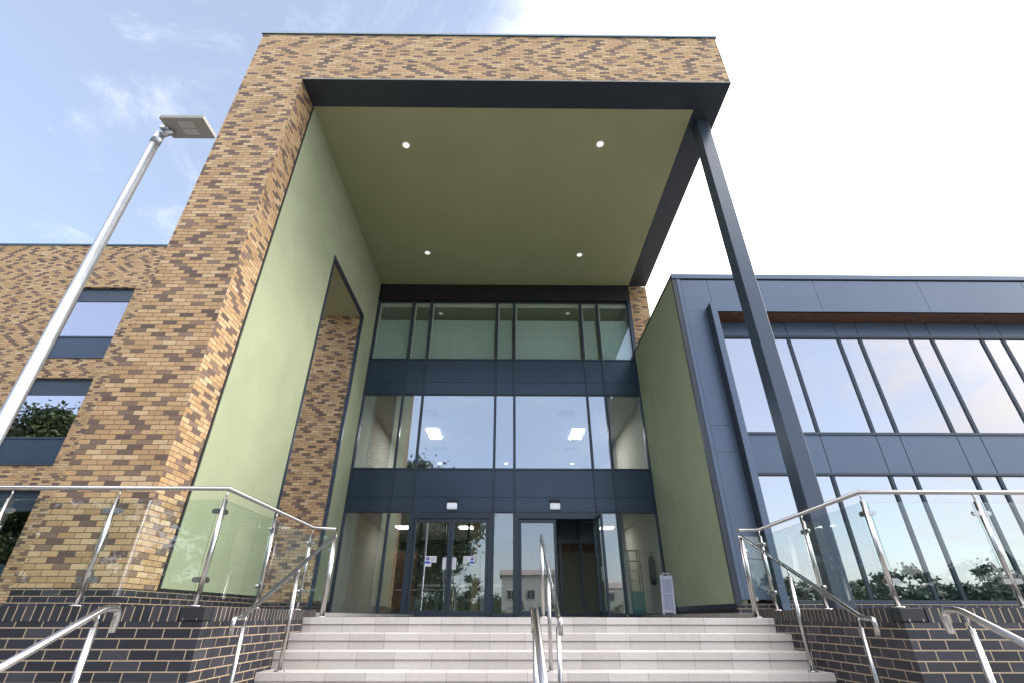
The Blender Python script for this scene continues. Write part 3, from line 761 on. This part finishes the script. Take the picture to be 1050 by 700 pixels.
def upper(x,label):
    y0,z0,y1,z1=6.96,.955,4.90,.0
    zt=lambda y: z0+(z1-z0)*(y-y0)/(y1-y0)
    handrail(x,label,y0,z0,y1,z1,[(y0,0,z0),(5.97,-.48,zt(5.97)),(4.97,-.96,zt(4.97))])
upper(-2.32,'stainless stair handrail along the left side of the upper steps')
upper(.45,'stainless stair handrail up the middle of the upper steps')
upper(3.14,'stainless stair handrail along the right side of the upper steps')
def lower(x,label):
    y0,z0=3.52,.05; y1,z1=2.0,.05-(3.39-2.0)*.47
    zt=lambda y: z0+(z1-z0)*(y-3.39)/(y1-3.39)
    handrail(x,label,y0,z0,y1,z1,[(3.36,-.96,z0),(2.15,-1.44,zt(2.15))],top_post=False)
lower(-2.45,'stainless handrail of the lower steps on the left, nearest the lamp post')
lower(.17,'stainless handrail of the lower steps in the middle, cut by the frame bottom')
lower(2.78,'stainless handrail of the lower steps on the right, before the dark brick wall')

# ------------------------------------------------------------------ lamp post
lx,ly=-4.12,3.80
t=thing('lamp_post','tall galvanised lamp post with flat square head in front of the left wing','lamp post',(lx,ly,-.96))
a=MB(); a.tube([(lx,ly,-.96),(lx,ly,-.94)],.14,20); a.tube([(lx,ly,-.94),(lx,ly,.1),(lx,ly,.18),(lx,ly,4.80)],[.072,.072,.055,.047],24); a.build('pole',M['galv'],t)
a=MB(); a.tube([(lx,ly,4.77),(lx,ly,4.93)],.053,20); a.tube([(lx-.0,ly,4.91),(lx+.14,ly,4.99)],.038,14); a.bbox(lx+.02,lx+.12,ly-.07,ly+.05,4.965,5.02,.012); a.build('bracket',M['galv'],t)
a=MB(); hx0,hx1,hy0,hy1=lx+.07,lx+.58,ly-.17,ly+.11
a.bbox(hx0,hx1,hy0,hy1,5.0,5.055,.008); hd=a.build('lamp_head',M['lamp_body'],t)
a=MB()
for q in range(2):
    for c in range(5):
        for d in range(3): a.box(hx0+.19+c*.034,hx0+.219+c*.034,hy0+.05+q*.095+d*.027,hy0+.07+q*.095+d*.027,4.996,4.9995)
a.build('led_lens',M['lamp_led'],hd)
a=MB()
for q in range(9): a.box(hx0+.03+q*.05,hx0+.04+q*.05,hy0+.02,hy1-.02,5.0551,5.075)
a.build('cooling_fin',M['lamp_body'],hd)

# ------------------------------------------------------------------ what the glass mirrors: trees, houses and woods behind the viewer
def leaves(mbx,c,R,n,size,rnd,flat=.8):
    """leaf sized faces in clumps through an uneven crown"""
    cl=[]
    for _ in range(max(10,n//260)):
        while True:
            v=Vector((rnd.uniform(-1,1),rnd.uniform(-1,1),rnd.uniform(-1,1)))
            if .25<v.length<1: break
        cl.append((Vector(c)+Vector((v.x*R[0],v.y*R[1],v.z*R[2])),rnd.uniform(.10,.24)))
    per=n//len(cl)
    for p,k in cl:
        for _ in range(per):
            o=Vector((rnd.gauss(0,1),rnd.gauss(0,1),rnd.gauss(0,1)*flat))*k*max(R)*.55
            q=p+o; s=size*rnd.uniform(.6,1.4)
            u=Vector((rnd.gauss(0,1),rnd.gauss(0,1),rnd.gauss(0,.6))).normalized(); w=u.orthogonal().normalized()
            w=(w*math.cos(1.0)+u.cross(w)*rnd.uniform(-1,1)).normalized()
            mbx.quad(q-u*s,q-w*s*.5,q+u*s,q+w*s*.5)
def tree(x,y,h,rad,label,mat,seed,n=5200,size=.22,name='tree'):
    rnd=random.Random(seed); z0=-1.6
    t=thing(name,label,'tree',(x,y,z0),'trees mirrored in the glass')
    a=MB(); top=z0+h*.62
    pts=[(x+rnd.uniform(-.15,.15)*i,y+rnd.uniform(-.15,.15)*i,z0+(top-z0)*i/5) for i in range(6)]
    a.tube(pts,[h*.030*(1-.13*i) for i in range(6)],10)
    for q in range(9):
        b=Vector(pts[2+q%4]); an=q*2.4+rnd.random(); L=rad*rnd.uniform(.5,.85)
        e=b+Vector((math.cos(an)*L,math.sin(an)*L,L*rnd.uniform(.35,.9)))
        a.tube([b,(b+e)/2+Vector((0,0,.25)),e],[h*.013,h*.009,h*.004],7)
    a.build('trunk',M['bark'],t)
    c=MB(); leaves(c,(x,y,z0+h*.60),(rad,rad,h*.40),n,size,rnd); c.build('crown',M[mat],t)
tree(-8.2,-12.0,13.0,5.6,'big dark tree mirrored in the left entrance doors','leaf2',11,60000,.17)
tree(-27.5,-3.0,14.5,5.5,'broad tree mirrored in the middle window of the brick wing','leaf',12,45000,.17)
tree(-34.0,-7.0,15.5,6.5,'tall tree mirrored at the left of the brick wing window','leaf2',13,45000,.18)
tree(-22.5,-14.0,9.5,4.5,'small round tree mirrored low in the glass beside the big dark one','leaf',14,20000,.15)
def house(x,y,w,d,h,label,roofh=1.0):
    t=thing('house',label,'house',(x,y,-1.6)); z=-1.6
    a=MB(); a.box(x-w/2,x+w/2,y-d,y,z,z+h); a.build('wall',M['house_wall'],t)
    a=MB(); o=.35
    a.quad((x-w/2-o,y+o,z+h),(x+w/2+o,y+o,z+h),(x+w/2+o,y-d/2,z+h+roofh),(x-w/2-o,y-d/2,z+h+roofh)); a.quad((x+w/2+o,y-d-o,z+h),(x-w/2-o,y-d-o,z+h),(x-w/2-o,y-d/2,z+h+roofh),(x+w/2+o,y-d/2,z+h+roofh))
    for s in (-1,1): a.poly([(x+s*w/2,y,z+h),(x+s*w/2,y-d,z+h),(x+s*w/2,y-d/2,z+h+roofh-.2)])
    a.build('roof',M['house_roof'],t)
    nx=max(2,int(w/2.6))
    for i in range(nx):
        for q in range(2):
            wx=x-w/2+(i+.5)*w/nx; wz=z+.9+q*2.7
            if wz+1.2>z+h: continue
            f=MB(); f.box(wx-.6,wx+.6,y+.002,y+.06,wz,wz+1.2); ww=f.build('window',M['white'],t)
            g=MB(); g.box(wx-.52,wx-.03,y+.061,y+.066,wz+.08,wz+1.12); g.box(wx+.03,wx+.52,y+.061,y+.066,wz+.08,wz+1.12); g.build('pane',M['frame'],ww)
house(3.2,-44,8,8,6.6,'pale two storey house with low roof mirrored in the right entrance door')
house(17,-52,12,8,5.4,'pale low house mirrored faintly in the wing windows')
rnd=random.Random(5)
a=MB()
for i in range(120):
    an=math.radians(-100+200*i/119); R=rnd.uniform(62,80)
    x,y=math.sin(an)*R,-math.cos(an)*R
    hh=rnd.uniform(4.5,8.5) if x>-5 else rnd.uniform(6,11)
    leaves(a,(x,y,-1.6+hh*.45),(4.2,4.2,hh*.55),1500,.26,rnd)
for i in range(90):
    an=math.radians(-100+200*i/89); R=rnd.uniform(56,62)
    leaves(a,(math.sin(an)*R,-math.cos(an)*R,.4),(4.0,4.0,rnd.uniform(1.8,2.8)),1500,.26,rnd)
w=a.build('woods',M['hazy_leaf']); w['kind']='stuff'; w['label']='distant belt of dark green woods behind the viewer'; w['category']='woods'
a=MB()
for i in range(60):
    x=-34+68*i/59; hh=rnd.uniform(1.2,2.1); leaves(a,(x,-27.5+rnd.uniform(-.5,.5),-1.5+hh),(1.0,.8,hh),700,.12,rnd)
w=a.build('hedge',M['leaf']); tag(w,'long loose green hedge mirrored low in the ground floor glass','hedge')

# ------------------------------------------------------------------ sky and sun
SUN_EL,SUN_AZ=math.radians(27),math.radians(78)      # azimuth clockwise from +y
sd=Vector((math.sin(SUN_AZ)*math.cos(SUN_EL),math.cos(SUN_AZ)*math.cos(SUN_EL),math.sin(SUN_EL)))
w=bpy.data.worlds.new('World'); scene.world=w; w.use_nodes=True; nt=w.node_tree; L=nt.links.new
for n in list(nt.nodes): nt.nodes.remove(n)
out=N(nt,'ShaderNodeOutputWorld')
sky=N(nt,'ShaderNodeTexSky',sky_type='NISHITA'); sky.sun_disc=False; sky.sun_elevation=SUN_EL; sky.sun_rotation=SUN_AZ
sky.altitude=50; sky.air_density=1.0; sky.dust_density=1.2; sky.ozone_density=1.6
bg=N(nt,'ShaderNodeBackground'); bg.inputs[1].default_value=.092; L(sky.outputs[0],bg.inputs[0])
veil=N(nt,'ShaderNodeBackground'); veil.inputs[0].default_value=(.80,.85,1,1)
hz=N(nt,'ShaderNodeAddShader'); L(bg.outputs[0],hz.inputs[0]); L(veil.outputs[0],hz.inputs[1])
tc=N(nt,'ShaderNodeTexCoord'); nm=N(nt,'ShaderNodeVectorMath',operation='NORMALIZE'); L(tc.outputs['Generated'],nm.inputs[0])
sp=N(nt,'ShaderNodeSeparateXYZ'); L(nm.outputs[0],sp.inputs[0])
def math_(op,a,b=None,c=None,clamp=False):
    n=N(nt,'ShaderNodeMath',operation=op); n.use_clamp=clamp
    for i,v in enumerate((a,b,c)):
        if v is None: continue
        if isinstance(v,(int,float)): n.inputs[i].default_value=v
        else: L(v,n.inputs[i])
    return n.outputs[0]
zc=math_('ADD',math_('MAXIMUM',sp.outputs[2],0.0),.22)
cb=N(nt,'ShaderNodeCombineXYZ'); L(math_('DIVIDE',sp.outputs[0],zc),cb.inputs[0]); L(math_('DIVIDE',sp.outputs[1],zc),cb.inputs[1]); cb.inputs[2].default_value=.37
nz=noise(nt,1.5,10,.66,cb.outputs[0]); nz.inputs['Distortion'].default_value=.5
def dotd(v):
    d=N(nt,'ShaderNodeVectorMath',operation='DOT_PRODUCT'); L(nm.outputs[0],d.inputs[0]); d.inputs[1].default_value=Vector(v).normalized(); return d.outputs['Value']
def smooth(x,lo,hi,a=0.0,b=1.0):
    m=N(nt,'ShaderNodeMapRange',interpolation_type='SMOOTHSTEP'); L(x,m.inputs[0])
    for i,v in enumerate((lo,hi,a,b)): m.inputs[1+i].default_value=v
    return m.outputs[0]
L(math_('ADD',.175,smooth(sp.outputs[1],.2,-.5,0,.235)),veil.inputs[1])
right=smooth(dotd((.80,.50,.45)),.42,.92,0,.64)
back=math_('ADD',smooth(dotd((.74,-.58,.34)),.950,.997,-.06,.27),math_('MULTIPLY',smooth(sp.outputs[2],.24,.03,0,.24),smooth(sp.outputs[1],.1,-.4,0,1)))
cov=math_('ADD',math_('ADD',nz.outputs[0],right),back)
nw=noise(nt,3.2,8,.68,cb.outputs[0]); nw.inputs['Distortion'].default_value=.6
wisp=smooth(nw.outputs[0],.50,.80,0,.5)
high=math_('MULTIPLY',smooth(sp.outputs[2],.50,.72,0,1),smooth(sp.outputs[1],.05,-.35,0,1))
fac=math_('MAXIMUM',math_('MAXIMUM',smooth(cov,.52,.94,0,1),wisp),high)
bc=N(nt,'ShaderNodeBackground'); bc.inputs[0].default_value=(1,.982,.978,1)
glow=smooth(dotd(tuple(sd)),.55,1.0,.0,1.5)
L(math_('ADD',math_('ADD',glow,.72),math_('MULTIPLY',high,1.5)),bc.inputs[1])
mx=N(nt,'ShaderNodeMixShader'); L(fac,mx.inputs[0]); L(hz.outputs[0],mx.inputs[1]); L(bc.outputs[0],mx.inputs[2]); L(mx.outputs[0],out.inputs[0])
sun=bpy.data.lights.new('sun','SUN'); sun.energy=2.2; sun.angle=math.radians(25); sun.color=(1,.94,.86)
so=bpy.data.objects.new('sun',sun); COL.objects.link(so); so.rotation_euler=(-sd).to_track_quat('-Z','Y').to_euler()

# ------------------------------------------------------------------ camera
cam=bpy.data.cameras.new('camera'); cam.sensor_width=36; cam.lens=497.408*36/1050; cam.clip_end=2000; cam.clip_start=.05
co=bpy.data.objects.new('camera',cam); COL.objects.link(co)
co.matrix_world=Matrix.Translation((0,0,.01))@Matrix.Rotation(math.radians(-.43362),4,'Z')@Matrix.Rotation(math.radians(90+29.5261),4,'X')@Matrix.Rotation(math.radians(.0896),4,'Z')
scene.camera=co
vs=scene.view_settings; vs.view_transform='Standard'; vs.look='None'; vs.exposure=1.3; vs.gamma=1
scene.cycles.max_bounces=8; scene.cycles.transparent_max_bounces=16; scene.cycles.use_denoising=True
scene.cycles.sample_clamp_indirect=6
